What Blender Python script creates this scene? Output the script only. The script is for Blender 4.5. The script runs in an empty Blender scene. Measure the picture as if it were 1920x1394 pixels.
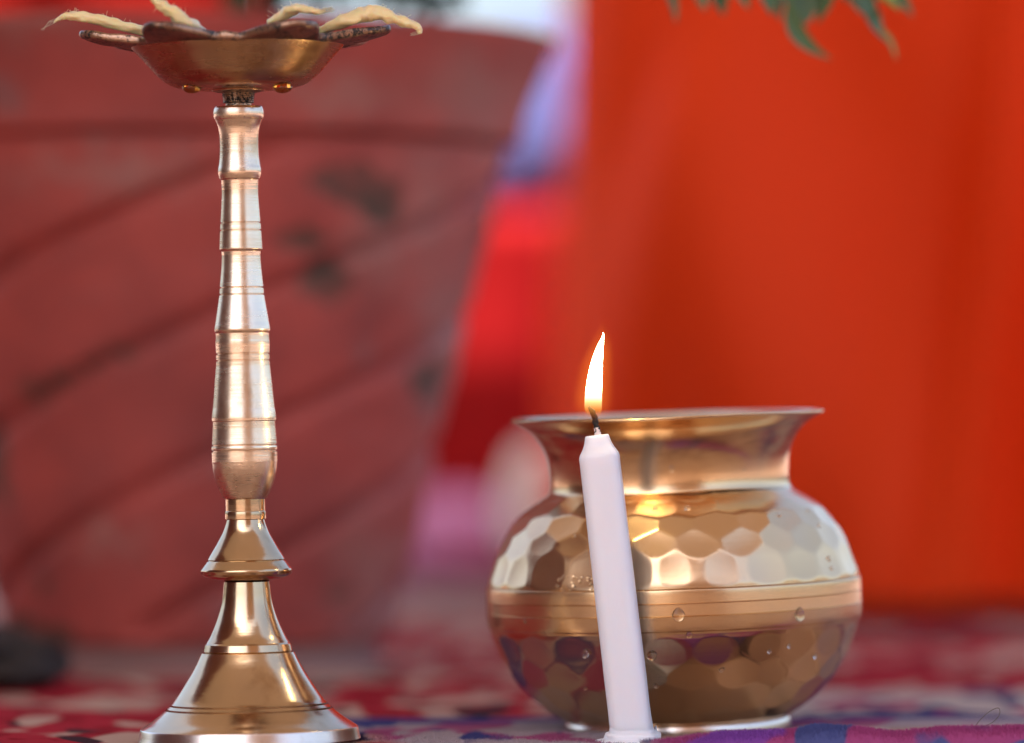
import bpy, math, random
from mathutils import Vector, Matrix, noise as mnoise

sc = bpy.context.scene
col = sc.collection
PI = math.pi
R = math.radians

# ------------------------------------------------------------------ camera model
F = 9600.0          # focal length in photo pixels (1920 wide)
HORIZON = 775.0     # photo row of eye level
H = 0.1405          # eye height above the carpet
def at(px, py, Y):  # a photo pixel at a given distance -> point of the place
    s = Y / F
    return Vector(((px - 960) * s, Y, H - (py - HORIZON) * s))

cam_d = bpy.data.cameras.new('camera')
cam = bpy.data.objects.new('camera', cam_d); col.objects.link(cam)
cam.location = (0, 0, H); cam.rotation_euler = (PI / 2, 0, 0)
cam_d.sensor_width = 36; cam_d.lens = F / 1920 * 36
cam_d.shift_y = (HORIZON - 697) / 1920
cam_d.clip_start = 0.05; cam_d.clip_end = 4000
cam_d.dof.use_dof = True; cam_d.dof.focus_distance = 2.195; cam_d.dof.aperture_fstop = 3.0
sc.camera = cam

# ------------------------------------------------------------------ helpers
def link_mesh(name, verts, faces, mat, parent=None, smooth=True, sharp=None):
    me = bpy.data.meshes.new(name)
    me.from_pydata([tuple(v) for v in verts], [], faces)
    me.update()
    if smooth:
        for p in me.polygons: p.use_smooth = True
        if sharp: me.set_sharp_from_angle(angle=R(sharp))
    if mat: me.materials.append(mat)
    o = bpy.data.objects.new(name, me); col.objects.link(o)
    if parent: o.parent = parent
    return o
def tag(o, label=None, cat=None, group=None, kind=None):
    if label: o['label'] = label
    if cat: o['category'] = cat
    if group: o['group'] = group
    if kind: o['kind'] = kind
    return o
def thing(name, label, cat, loc=(0, 0, 0), rot=(0, 0, 0), group=None):
    o = bpy.data.objects.new(name, None); col.objects.link(o)
    o.empty_display_size = 0.02
    o.location = loc; o.rotation_euler = rot
    return tag(o, label, cat, group)

def catmull(pts, sub):
    if len(pts) < 3: return [Vector(p) for p in pts]
    P = [Vector(p) for p in pts]
    out = []
    for i in range(len(P) - 1):
        p0 = P[i - 1] if i else P[0] * 2 - P[1]
        p1, p2 = P[i], P[i + 1]
        p3 = P[i + 2] if i + 2 < len(P) else P[-1] * 2 - P[-2]
        for k in range(sub):
            t = k / sub
            out.append(0.5 * ((2 * p1) + (p2 - p0) * t + (2 * p0 - 5 * p1 + 4 * p2 - p3) * t * t + (3 * p1 - p0 - 3 * p2 + p3) * t ** 3))
    out.append(P[-1])
    return out

class Lathe:
    """rings of radius r at height z; sections do not share vertices, so joints stay crisp"""
    def __init__(s, seg=160): s.v = []; s.f = []; s.seg = seg
    def section(s, rz, sub=6, fn=None):
        pts = catmull([(a, b, 0) for a, b in rz], sub)
        n0 = None
        for i, p in enumerate(pts):
            base = len(s.v)
            for k in range(s.seg):
                a = 2 * PI * k / s.seg
                r, z = max(p.x, 0.00001), p.y
                if fn: r, z = fn(r, z, a)
                s.v.append((r * math.sin(a), -r * math.cos(a), z))
            if i:
                for k in range(s.seg):
                    k2 = (k + 1) % s.seg
                    s.f.append((n0 + k, base + k, base + k2, n0 + k2))
            n0 = base
    def build(s, name, mat, parent=None): return link_mesh(name, s.v, s.f, mat, parent, True, 50)

def tube(name, pts, radii, mat, parent=None, seg=14, sub=5, wob=0.0, flat=1.0, seed=0):
    P = catmull(pts, sub); n = len(P)
    rr = []
    for i in range(n):
        t = i / (n - 1) * (len(radii) - 1); k = min(int(t), len(radii) - 2); u = t - k
        rr.append(radii[k] * (1 - u) + radii[k + 1] * u)
    v = []; f = []
    up = Vector((0.13, -0.2, 1)).normalized()
    for i in range(n):
        t = (P[min(i + 1, n - 1)] - P[max(i - 1, 0)]).normalized()
        a = t.cross(up)
        if a.length < 1e-4: a = t.cross(Vector((1, 0, 0)))
        a.normalize(); b = a.cross(t).normalized()
        for k in range(seg):
            th = 2 * PI * k / seg
            r = rr[i] * (1 + wob * mnoise.noise(Vector((math.cos(th) * 1.2 + seed, math.sin(th) * 1.2, i * 0.35))))
            v.append(P[i] + a * (r * math.cos(th)) + b * (r * flat * math.sin(th)))
    for i in range(n - 1):
        for k in range(seg):
            k2 = (k + 1) % seg
            f.append((i * seg + k, i * seg + k2, (i + 1) * seg + k2, (i + 1) * seg + k))
    v.append(P[0]); v.append(P[-1]); c0, c1 = len(v) - 2, len(v) - 1
    for k in range(seg):
        k2 = (k + 1) % seg
        f.append((c0, k2, k)); f.append((c1, (n - 1) * seg + k, (n - 1) * seg + k2))
    return link_mesh(name, v, f, mat, parent)

# ------------------------------------------------------------------ materials
class N:
    def __init__(s, name):
        s.m = bpy.data.materials.new(name); s.m.use_nodes = True
        s.t = s.m.node_tree; s.b = s.t.nodes['Principled BSDF']; s.out = s.t.nodes['Material Output']
        s.coord = s.t.nodes.new('ShaderNodeTexCoord')
    def node(s, typ, **kw):
        n = s.t.nodes.new(typ)
        for k, v in kw.items(): setattr(n, k, v)
        return n
    def link(s, a, b): s.t.links.new(a, b)
    def noise(s, scale, stretch=(1, 1, 1), detail=3, rough=0.5, dist=0.0, src='Object'):
        mp = s.node('ShaderNodeMapping'); mp.inputs['Scale'].default_value = stretch
        s.link(s.coord.outputs[src], mp.inputs['Vector'])
        n = s.node('ShaderNodeTexNoise')
        n.inputs['Scale'].default_value = scale; n.inputs['Detail'].default_value = detail
        n.inputs['Roughness'].default_value = rough; n.inputs['Distortion'].default_value = dist
        s.link(mp.outputs[0], n.inputs['Vector'])
        return n.outputs['Fac']
    def ramp(s, fac, stops, interp='LINEAR'):
        r = s.node('ShaderNodeValToRGB'); r.color_ramp.interpolation = interp
        el = r.color_ramp.elements
        while len(el) < len(stops): el.new(0.5)
        for e, (p, c) in zip(el, stops):
            e.position = p; e.color = (*c, 1) if len(c) == 3 else c
        s.link(fac, r.inputs['Fac'])
        return r.outputs['Color']
    def mix(s, fac, a, b, mode='MIX'):
        m = s.node('ShaderNodeMix', data_type='RGBA', blend_type=mode)
        for sock, val in ((m.inputs['Factor'], fac), (m.inputs[6], a), (m.inputs[7], b)):
            if hasattr(val, 'is_output'): s.link(val, sock)
            elif isinstance(val, (int, float)): sock.default_value = val
            else: sock.default_value = (*val, 1)
        return m.outputs[2]
    def math(s, op, a, b=0.0, clamp=False):
        m = s.node('ShaderNodeMath', operation=op, use_clamp=clamp)
        for sock, val in ((m.inputs[0], a), (m.inputs[1], b)):
            if hasattr(val, 'is_output'): s.link(val, sock)
            else: sock.default_value = val
        return m.outputs[0]
    def bump(s, h, strength=0.2, dist=0.001, prev=None):
        b = s.node('ShaderNodeBump'); b.inputs['Strength'].default_value = strength; b.inputs['Distance'].default_value = dist
        s.link(h, b.inputs['Height'])
        if prev: s.link(prev, b.inputs['Normal'])
        return b.outputs[0]
    def set(s, **kw):
        names = dict(color='Base Color', rough='Roughness', metal='Metallic', spec='Specular IOR Level', normal='Normal',
                     sss='Subsurface Weight', trans='Transmission Weight', ior='IOR', aniso='Anisotropic', coat='Coat Weight',
                     sheen='Sheen Weight', alpha='Alpha', emit='Emission Color', power='Emission Strength', tangent='Tangent',
                     coat_rough='Coat Roughness')
        for k, v in kw.items():
            sock = s.b.inputs[names[k]]
            if hasattr(v, 'is_output'): s.link(v, sock)
            elif isinstance(v, tuple) and len(v) == 3 and sock.type == 'RGBA': sock.default_value = (*v, 1)
            else: sock.default_value = v
        return s
MATS = {}
def brass(name, c1, c2, rough, aniso, line=0.12, dark=None, spots=0.0):
    n = N(name)
    big = n.noise(35, (1, 1, 1), 4)
    colr = n.mix(n.ramp(big, [(0.35, (0, 0, 0)), (0.65, (1, 1, 1))]), c1, c2)
    stain = n.noise(48, (1, 1, 0.7), 5, 0.65)              # handling marks and dried oil
    colr = n.mix(n.ramp(stain, [(0.56, (0, 0, 0)), (0.70, (0.75,) * 3)]), colr, tuple(q * k for q, k in zip(c2, (0.72, 0.62, 0.50))))
    if dark:                                            # tarnish specks
        sp = n.noise(620, (1, 1, 0.8), 4, 0.75)
        patch = n.noise(60, (1, 1, 1), 2)
        sp = n.math('ADD', sp, n.math('MULTIPLY', patch, spots))
        m = n.ramp(n.math('SUBTRACT', sp, spots * .5), [(0.48, (0, 0, 0)), (0.55, (1, 1, 1))])
        tarn = m
        colr = n.mix(m, colr, dark)
    lines = n.noise(1.0, (10, 10, 1250), 2, 0.6)
    soft = n.noise(1.0, (25, 25, 420), 3, 0.6)
    smear = n.noise(60, (1, 1, 1), 4, 0.6)
    ro = n.math('ADD', n.math('MULTIPLY', soft, 0.12), rough - 0.06)
    ro = n.math('ADD', ro, n.math('MULTIPLY', n.math('SUBTRACT', smear, 0.5), 0.14), True)
    h = n.math('ADD', n.math('MULTIPLY', lines, 0.5), soft)
    bp = n.bump(h, line, 0.0002)
    dn = n.noise(130, (1, 1, 1), 2)
    bp = n.bump(dn, 0.05, 0.001, bp)
    if dark: n.link(n.math('SUBTRACT', 1.0, tarn), n.b.inputs['Metallic']); bp = n.bump(n.noise(420, (1, 1, 1), 3, .6), .5, .0008, bp)
    n.set(color=colr, rough=ro, normal=bp, aniso=aniso)
    if not dark: n.set(metal=1.0)
    tg = n.node('ShaderNodeTangent', direction_type='RADIAL', axis='Z')
    n.link(tg.outputs[0], n.b.inputs['Tangent'])
    return n.m
M = {}
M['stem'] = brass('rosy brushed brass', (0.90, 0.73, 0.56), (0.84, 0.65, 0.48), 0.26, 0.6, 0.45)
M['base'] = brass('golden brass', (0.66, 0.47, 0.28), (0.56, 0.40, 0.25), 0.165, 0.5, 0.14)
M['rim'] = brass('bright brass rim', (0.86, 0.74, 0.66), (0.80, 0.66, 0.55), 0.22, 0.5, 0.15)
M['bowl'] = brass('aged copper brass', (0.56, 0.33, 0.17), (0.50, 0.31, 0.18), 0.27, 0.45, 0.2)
M['lip'] = brass('tarnished lip', (0.46, 0.29, 0.20), (0.28, 0.16, 0.11), 0.33, 0.0, 0.03, (0.012, 0.009, 0.007), 0.7)
M['thread'] = brass('pitted thread', (0.62, 0.45, 0.33), (0.42, 0.27, 0.17), 0.38, 0.0, 0.3, (0.01, 0.008, 0.006), 0.35)
def pot_material():
    n = N('hammered brass')
    big = n.noise(22, (1, 1, 1), 4)
    c = n.mix(n.ramp(big, [(0.35, (0, 0, 0)), (0.7, (1, 1, 1))]), (0.80, 0.53, 0.28), (0.74, 0.51, 0.31))
    fine = n.noise(1.0, (18, 18, 1500), 2, 0.6)
    vert = n.noise(1.0, (420, 420, 9), 2, 0.6)
    wet = n.noise(45, (1, 1, 1), 3, 0.5)
    ro = n.math('ADD', n.math('MULTIPLY', wet, 0.12), 0.175)
    bp = n.bump(n.math('ADD', n.math('MULTIPLY', fine, 0.7), n.math('MULTIPLY', vert, 0.6)), 0.12, 0.0002)
    bp = n.bump(n.noise(200, (1, 1, 1), 2), 0.035, 0.0006, bp)
    n.set(color=c, metal=1.0, rough=ro, normal=bp, aniso=0.25)
    tg = n.node('ShaderNodeTangent', direction_type='RADIAL', axis='Z'); n.link(tg.outputs[0], n.b.inputs['Tangent'])
    return n.m
M['pot'] = pot_material()
def simple(name, c, rough, bumpscale=None, bs=0.2, var=0.0, **kw):
    n = N(name)
    if var:
        k = n.noise(kw.pop('vscale', 40), (1, 1, 1), 4)
        c2 = tuple(x * (1 - var) for x in c)
        colr = n.mix(n.ramp(k, [(0.35, (0, 0, 0)), (0.65, (1, 1, 1))]), c, c2)
        n.set(color=colr)
    else: n.set(color=c)
    if bumpscale: n.set(normal=n.bump(n.noise(bumpscale, (1, 1, 1), 4), bs, 0.001))
    n.set(rough=rough, **kw)
    return n.m
n = N('white wax')
n.set(color=n.mix(n.noise(120, (1, 1, .2), 3), (0.88, 0.85, 0.90), (0.93, 0.89, 0.92)), rough=0.34, sss=0.75,
      normal=n.bump(n.noise(160, (1, 1, .15), 3), 0.12, 0.001))
n.b.inputs['Subsurface Radius'].default_value = (1.0, 0.8, 0.75); n.b.inputs['Subsurface Scale'].default_value = 0.006
M['wax'] = n.m
n = N('oil soaked cotton')
fib = n.noise(1.0, (90, 900, 900), 3, 0.6)
n.set(color=n.mix(fib, (0.84, 0.64, 0.28), (0.90, 0.75, 0.40)), rough=0.38, sss=0.5, normal=n.bump(n.math('ADD', fib, n.noise(500, (1, 1, 1), 3)), 0.5, 0.0006), coat=0.4)
n.b.inputs['Subsurface Scale'].default_value = 0.003
n.b.inputs['Coat Roughness'].default_value = 0.25
M['cotton'] = n.m
M['soot'] = simple('charred wick', (0.012, 0.008, 0.007), 0.8, 900, 0.8)
M['wickwhite'] = simple('waxed wick', (0.75, 0.62, 0.60), 0.5, 900, 0.4)
M['water'] = simple('water', (1, 1, 1), 0.02, trans=1.0, ior=1.33)
M['oil'] = simple('lamp oil', (0.80, 0.50, 0.10), 0.02, trans=1.0, ior=1.46)
def cloth(name, c, rough=0.7, sheen=0.3, weave=500, var=0.12, spec=0.3):
    n = N(name)
    k = n.noise(6, (1, 1, .4), 3)
    colr = n.mix(k, c, tuple(x * (1 - var) for x in c))
    n.set(color=colr, rough=rough, sheen=sheen, spec=spec, normal=n.bump(n.noise(weave, (1, 1, 1), 2), 0.15, 0.001))
    return n.m
M['orange'] = cloth('orange satin', (0.96, 0.064, 0.007), 0.55, 0.0, 500, 0.12, 0.10)
M['red'] = cloth('red cotton', (0.28, 0.005, 0.006), 0.75, 0.0, spec=.1)
M['curtain'] = cloth('deep red curtain', (0.20, 0.006, 0.003), 0.7, 0.0, spec=.1)
M['blue'] = cloth('lavender blue cotton', (0.085, 0.10, 0.26), 0.8, 0.0, spec=.1)
M['pink'] = cloth('pink cotton', (0.50, 0.18, 0.36), 0.8)
M['cream'] = cloth('cream cotton', (0.90, 0.87, 0.80), 0.8)
M['darklump'] = simple('dark stone', (0.030, 0.018, 0.012), 0.8, 120, 0.5, 0.4)
M['soil'] = simple('soil', (0.05, 0.03, 0.02), 0.95, 120, 0.8, 0.4)

def leaf_mat(name, c, c2, rough=0.35):
    n = N(name)
    k = n.noise(90, (1, 1, 1), 3)
    n.set(color=n.mix(k, c, c2), rough=rough, spec=0.5, normal=n.bump(n.noise(300, (1, 1, 1), 2), 0.15, 0.001), sss=0.05)
    return n.m
M['leaf'] = leaf_mat('leaf green', (0.036, 0.095, 0.026), (0.065, 0.14, 0.04))
M['leaf_dark'] = leaf_mat('dark leaf', (0.012, 0.024, 0.014), (0.02, 0.04, 0.018), 0.5)
M['leaf_young'] = leaf_mat('young leaf', (0.22, 0.24, 0.03), (0.14, 0.20, 0.03))
M['twig'] = simple('twig', (0.12, 0.09, 0.035), 0.7, 200, 0.5)

# flame: gives off its own light, hottest in the middle, amber at the foot
def flame_mat(name, core):
    n = N(name); t = n.t
    t.nodes.remove(n.b)
    lw = n.node('ShaderNodeLayerWeight'); lw.inputs['Blend'].default_value = 0.5
    sx = n.node('ShaderNodeSeparateXYZ'); n.link(n.coord.outputs['Generated'], sx.inputs[0])
    em = n.node('ShaderNodeEmission'); tr = n.node('ShaderNodeBsdfTransparent'); mx = n.node('ShaderNodeMixShader')
    if core:
        c = n.ramp(sx.outputs['Z'], [(0.0, (0.9, 0.22, 0.03)), (0.10, (1.0, 0.40, 0.06)), (0.26, (1.0, 0.80, 0.36)), (1.0, (1.0, 0.82, 0.5))])
        p = n.ramp(sx.outputs['Z'], [(0.0, (0.005,) * 3), (0.10, (0.009,) * 3), (0.20, (0.016,) * 3), (0.29, (0.045,) * 3), (0.42, (0.7,) * 3), (1.0, (1.0,) * 3)])
        n.link(c, em.inputs['Color']); n.link(n.math('MULTIPLY', p, 26.0), em.inputs['Strength'])
        face = n.math('SUBTRACT', 1.0, lw.outputs['Facing'])
        al = n.ramp(face, [(0.0, (0.0,) * 3), (0.16, (0.25,) * 3), (0.42, (1,) * 3)])
        low = n.ramp(sx.outputs['Z'], [(0.0, (0.0,) * 3), (0.1, (0.25,) * 3), (0.20, (0.55,) * 3), (0.3, (0.9,) * 3), (0.38, (1,) * 3)])
        n.link(n.math('MULTIPLY', al, low), mx.inputs['Fac'])
    else:
        em.inputs['Color'].default_value = (1.0, 0.22, 0.02, 1); em.inputs['Strength'].default_value = 1.1  # added glowing shell, imitates lens bloom around the flame
        face = n.math('SUBTRACT', 1.0, lw.outputs['Facing'])
        al = n.math('POWER', face, 3.2)
        low = n.ramp(sx.outputs['Z'], [(0.0, (0.0,) * 3), (0.25, (1,) * 3), (0.7, (1,) * 3), (1.0, (0,) * 3)])
        n.link(n.math('MULTIPLY', n.math('MULTIPLY', al, low), 0.055), mx.inputs['Fac'])
    n.link(tr.outputs[0], mx.inputs[1]); n.link(em.outputs[0], mx.inputs[2]); n.link(mx.outputs[0], n.out.inputs['Surface'])
    return n.m
M['flame'] = flame_mat('flame', True); M['glow'] = flame_mat('flame mantle', False)

# ------------------------------------------------------------------ brass oil lamp
LY = 2.20; s = LY / F
def zz(y): return H - (y - HORIZON) * s
def prof(lst): return [(h * s, zz(y)) for y, h in lst]
lx = (468 - 960) * s
lamp = thing('oil_lamp', 'tall turned brass oil lamp with a lobed dish of cotton wicks on a flared foot', 'oil lamp', (lx, LY, 0), (0, R(-1.0), 0))
def groove(y, h, d=2.6, w=1.6): return [(y - w, h), (y - w * .4, h - d), (y + w * .4, h - d), (y + w, h)]

L = Lathe()   # flared foot
L.section(prof([(1091, 20), (1091, 42.5)]), 1)
L.section(prof([(1091, 43), (1100, 44), (1130, 47.8), (1160, 56.4), (1190, 69), (1205, 77.5)]))
L.section(prof([(1205, 77.5), (1208, 80.5)]), 1)
L.section(prof([(1208, 80.5), (1214, 82), (1220.5, 83.6)]), 3)
L.section(prof([(1220.5, 83.6), (1222, 81.5), (1223.5, 86.5)]), 1)
L.section(prof([(1223.5, 87), (1250, 100), (1280, 118), (1310, 138), (1319, 146)]))
L.section(prof(groove(1320.5, 147, 2)), 1)
L.section(prof([(1322, 148.5), (1327, 153.5)]), 1)
L.section(prof(groove(1328.5, 155, 2)), 1)
L.section(prof([(1330, 157), (1340, 168.5), (1350, 181.5), (1358, 194), (1363, 201.5)]))
L.section(prof([(1363, 201.5), (1364.5, 203.5)]), 1)
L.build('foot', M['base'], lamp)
L = Lathe()
L.section(prof([(1364.5, 203.5), (1367, 204.6), (1380, 207), (1387, 208.5)]), 4)
L.section(prof([(1387, 208.5), (1388, 200), (1388, 160)]), 1)
L.build('foot_rim', M['rim'], lamp)
L = Lathe()   # skirt-shaped knop
L.section(prof([(936, 37), (937, 37.2), (958, 37.2)]), 2)
L.section(prof([(958, 37.2), (960, 38.6), (973, 38.6)]), 2)
L.section(prof([(973, 38.6), (974.5, 35.5)]), 1)
L.section(prof([(974.5, 35.5), (985, 38.3), (1000, 44.3), (1020, 55.5), (1040, 67.7), (1049, 72.6)]))
L.section(prof([(1049, 72.6), (1050.5, 71.4), (1052.5, 73.4)]), 1)
L.section(prof([(1052.5, 74), (1060, 79.5), (1066.5, 84.6)]), 4)
L.section(prof([(1066.5, 84.6), (1070, 85.9), (1076, 84.8)]), 4)
L.section(prof([(1076, 84.8), (1080, 80), (1084.5, 67), (1088, 48), (1090, 42)]), 5)
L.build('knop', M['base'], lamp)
L = Lathe()   # turned stem
L.section(prof([(200, 25), (200, 43)]), 1)
L.section(prof([(200, 43.5), (204, 46), (212, 47.4), (219, 46.8), (223, 45.6)]), 4)
L.section(prof([(223, 45.6), (225, 43.8)]), 1)
L.section(prof([(225, 43.8), (240, 38.7), (262, 36.3), (290, 36.6), (308, 38.5), (316, 40.1)]))
L.section(prof([(316, 40.1), (322, 40.6), (328, 39.8), (335, 38)]), 4)
L.section(prof([(335, 38), (337, 35.4), (338.5, 35.2)]), 1)
L.section(prof([(338.5, 35.2), (350, 34.4), (365, 34.3), (390, 35.7), (416.5, 37.5)]))
L.section(prof(groove(418, 37.8)), 1)
L.section(prof([(419.6, 38.1), (430.4, 38.6)]), 2)
L.section(prof(groove(432, 38.7)), 1)
L.section(prof([(433.6, 38.8), (440, 39.1), (466, 40.3), (469, 40)]), 3)
L.section(prof([(469, 40), (471, 37), (472.5, 36.8)]), 1)
L.section(prof([(472.5, 36.8), (482, 36.4), (500, 37.3), (520, 39.2), (537.5, 41)]))
L.section(prof(groove(539.2, 41.1)), 1)
L.section(prof([(540.8, 41.2), (550.8, 42)]), 2)
L.section(prof(groove(552.4, 42.1)), 1)
L.section(prof([(554, 42.3), (566, 44), (580, 46.3), (594, 48.5), (606, 50.4)]))
L.section(prof([(606, 50.4), (613, 51.7), (618, 52.3), (622, 51.7)]), 4)
L.section(prof([(622, 51.7), (625, 50.2)]), 1)
L.section(prof([(625, 50.2), (632, 50), (640, 50.5)]), 3)
L.section(prof([(640, 50.5), (641, 51), (655, 50.5), (662, 50.4)]), 3)
L.section(prof(groove(664, 50.4)), 1)
L.section(prof([(665.6, 50.4), (674.4, 50.4)]), 2)
L.section(prof(groove(676, 50.4)), 1)
L.section(prof([(677.6, 50.4), (690, 51), (710, 53), (740, 55.6), (765, 58)]))
L.section(prof([(765, 58), (776, 59.6), (783, 60.2), (789, 60.1)]), 4)
L.section(prof([(789, 60.1), (790.5, 58.4)]), 1)
L.section(prof([(790.5, 58.4), (802, 58.8), (815, 59.7), (833, 61)]), 4)
L.section(prof(groove(835, 61.2)), 1)
L.section(prof([(836.6, 61.3), (840, 61.8), (844, 61.5)]), 3)
L.section(prof(groove(846, 61.4)), 1)
L.section(prof([(847.6, 61.3), (858, 61.3), (870, 60.8), (890, 58.3), (910, 52), (927, 44.6), (934, 41)]))
L.section(prof([(934, 41), (936, 39), (936.5, 30)]), 1)
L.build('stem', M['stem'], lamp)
L = Lathe(96)  # threaded neck under the dish
L.section(prof([(171, 49), (173, 40), (175, 32)]), 3)
for k in range(5):
    y = 175 + k * 3.6
    L.section(prof([(y, 31.5 - k * .4), (y + 1.2, 30 - k * .4), (y + 2.4, 30 - k * .4), (y + 3.6, 31.2 - k * .4)]), 1)
L.section(prof([(193, 29.5), (194.5, 24), (202, 24)]), 1)
L.build('neck', M['thread'], lamp)

# lobed dish: one bowl, its lip pulled out into seven spouts
lobes = [R(a) for a in (-28, 27, 76, -78, 128, -127, 180)]
def lobe(a):
    best = 9
    for l in lobes:
        d = abs((a - l + PI) % (2 * PI) - PI); best = min(best, d)
    u = min(best / R(23), 1.0)
    return math.cos(u * PI / 2) ** 1.7, best
RIMY = 84.0
def dish(rlist, seg, name, mat):
    v = []; f = []; n0 = None
    for i, (y, h, w) in enumerate(rlist):     # w: how much the ring follows the lobes, 0..1
        base = len(v)
        for k in range(seg):
            a = 2 * PI * k / seg
            g, d = lobe(a)
            wob = 1 + 0.006 * mnoise.noise(Vector((math.sin(a) * 5, math.cos(a) * 5, 0.3)))
            r = (h + w * 86 * g) * wob
            yy = y - w * g * 17
            if w > 0.2: yy -= 2.6 * mnoise.noise(Vector((math.sin(a) * 9, math.cos(a) * 9, i * .05))) + 1.2 * mnoise.noise(Vector((math.sin(a) * 26, math.cos(a) * 26, i * .12)))
            v.append((r * s * math.sin(a), -r * s * math.cos(a), zz(yy)))
        if i:
            for k in range(seg):
                k2 = (k + 1) % seg
                f.append((n0 + k, base + k, base + k2, n0 + k2))
        n0 = base
    return link_mesh(name, v, f, mat, lamp, True, 60)
def smooth_list(l, sub): return [tuple(p) for p in catmull(l, sub)]
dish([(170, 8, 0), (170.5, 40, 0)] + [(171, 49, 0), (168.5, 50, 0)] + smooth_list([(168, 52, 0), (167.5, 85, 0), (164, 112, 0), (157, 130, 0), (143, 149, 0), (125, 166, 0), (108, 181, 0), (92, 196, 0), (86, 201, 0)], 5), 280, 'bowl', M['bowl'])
dish(smooth_list([(88, 194, 0), (88.5, 201, .05), (89.5, 204, .3), (90, 206, .75), (88.5, 209, .95), (84, 211, 1.0), (78, 210.5, 1.0), (74.5, 207, .96), (76.5, 201, .8), (82, 196, .35), (95, 180, .05), (120, 150, 0), (148, 90, 0), (152, 2, 0)], 5), 520, 'lobed_lip', M['lip'])

def wick(px_pts, rad, label, seed, wisps=()):
    P = [at(x, y, Y) for x, y, Y in px_pts]
    o = P[0].copy()
    root = thing('cotton_wick', label, 'wick', o, group='cotton wicks in the lamp dish')
    tube('strand', [p - o for p in P], [r * 1.4 * s for r in rad], M['cotton'], root, 18, 7, 0.42, 0.75, seed)
    rnd = random.Random(seed)
    vv = []; ff = []
    fuzz = []
    for k in range(24):                                   # short loose fibres along the strand
        q = rnd.randrange(len(px_pts) - 1); u = rnd.random()
        x = px_pts[q][0] * (1 - u) + px_pts[q + 1][0] * u; y = px_pts[q][1] * (1 - u) + px_pts[q + 1][1] * u
        r0 = rad[q] * (1 - u) + rad[q + 1] * u
        fuzz.append(((x, y - r0 * rnd.uniform(-.7, .9), px_pts[q][2] - .001), (x + rnd.uniform(-14, 14), y - r0 * rnd.uniform(.6, 1.9), px_pts[q][2] - .001), 3, 1))
    for w in list(wisps) + fuzz:
        for k in range(w[3]):
            a = at(*w[0]) - o; b = at(*w[1]) - o
            j = lambda q: Vector((rnd.uniform(-1, 1), rnd.uniform(-1, 1), rnd.uniform(-1, 1))) * q * s
            a = a + j(4); m = (a + b) / 2 + j(w[2]); b = b + j(w[2])
            pp = catmull([a, m, b], 6)
            for i in range(len(pp) - 1):
                r = 0.42 * s; n0 = len(vv)
                for q in (pp[i], pp[i + 1]):
                    for t in range(3):
                        vv.append(q + Vector((r * math.cos(t * 2.1), 0, r * math.sin(t * 2.1))))
                for t in range(3):
                    ff.append((n0 + t, n0 + (t + 1) % 3, n0 + 3 + (t + 1) % 3, n0 + 3 + t))
    if vv: link_mesh('loose_fibres', vv, ff, M['cotton'], root)
    return root
wick([(300, 66, 2.19), (250, 54, 2.185), (205, 42, 2.185), (160, 33, 2.185), (128, 30, 2.185), (112, 35, 2.185), (100, 44, 2.185)], [8, 9, 10, 9, 7, 4, 1], 'long cream wick pointing out over the left tip of the lamp dish', 3,
     [((108, 36, 2.185), (80, 58, 2.185), 5, 4), ((150, 26, 2.185), (140, 18, 2.185), 6, 3)])
wick([(372, 64, 2.17), (352, 48, 2.155), (330, 28, 2.15), (305, 12, 2.15), (288, -2, 2.15), (276, -16, 2.15)], [12, 14, 12, 9, 6, 2], 'cream wick rising steeply from the near left spout and leaving the picture', 7,
     [((300, 8, 2.15), (288, 20, 2.15), 5, 2)])
wick([(508, 44, 2.17), (535, 27, 2.165), (558, 16, 2.16), (582, 20, 2.16), (600, 23, 2.16), (610, 20, 2.16)], [9, 10, 8, 6, 4.5, 1.5], 'short arched cream wick with frayed white end on the near right spout', 11,
     [((602, 21, 2.16), (622, 18, 2.16), 6, 14)])
wick([(600, 58, 2.185), (640, 42, 2.18), (678, 30, 2.18), (705, 24, 2.18), (735, 34, 2.18), (765, 44, 2.18), (784, 52, 2.18), (788, 64, 2.18)], [7, 11, 14, 14, 10, 8, 6, 3], 'thick cream wick drooping over the right tip of the lamp dish', 17,
     [((706, 18, 2.18), (725, 16, 2.18), 6, 6), ((788, 62, 2.18), (770, 66, 2.18), 3, 4)])

def drop(name, c, rx, rz, mat, label, cat, group=None, hang=False, out=None):
    """a droplet: sphere squashed against its surface and sagging at the lower end"""
    v = []; f = []; U, V = 20, 12
    for i in range(V + 1):
        th = PI * i / V
        for k in range(U):
            a = 2 * PI * k / U
            z = math.cos(th); r = math.sin(th)
            if hang: r *= (1.0 - 0.35 * max(z, 0))
            else: r *= 1 - 0.35 * max(z, 0)
            v.append((rx * r * math.cos(a), rx * (1.0 if hang else 0.42) * r * math.sin(a), rz * z))
    for i in range(V):
        for k in range(U):
            k2 = (k + 1) % U
            f.append((i * U + k, (i + 1) * U + k, (i + 1) * U + k2, i * U + k2))
    o = link_mesh(name, v, f, mat)
    o.location = c
    if out: o.rotation_euler = (0, 0, out)
    return tag(o, label, cat, group)
drop('oil_drop', at(360, 164, 2.188), 18.5 * s, 12 * s, M['oil'], 'amber oil drop hanging under the left side of the lamp dish', 'oil drop', 'oil drops under the dish', True)
drop('oil_drop', at(530, 163.5, 2.188), 18.5 * s, 12 * s, M['oil'], 'amber oil drop hanging under the right side of the lamp dish', 'oil drop', 'oil drops under the dish', True)

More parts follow.
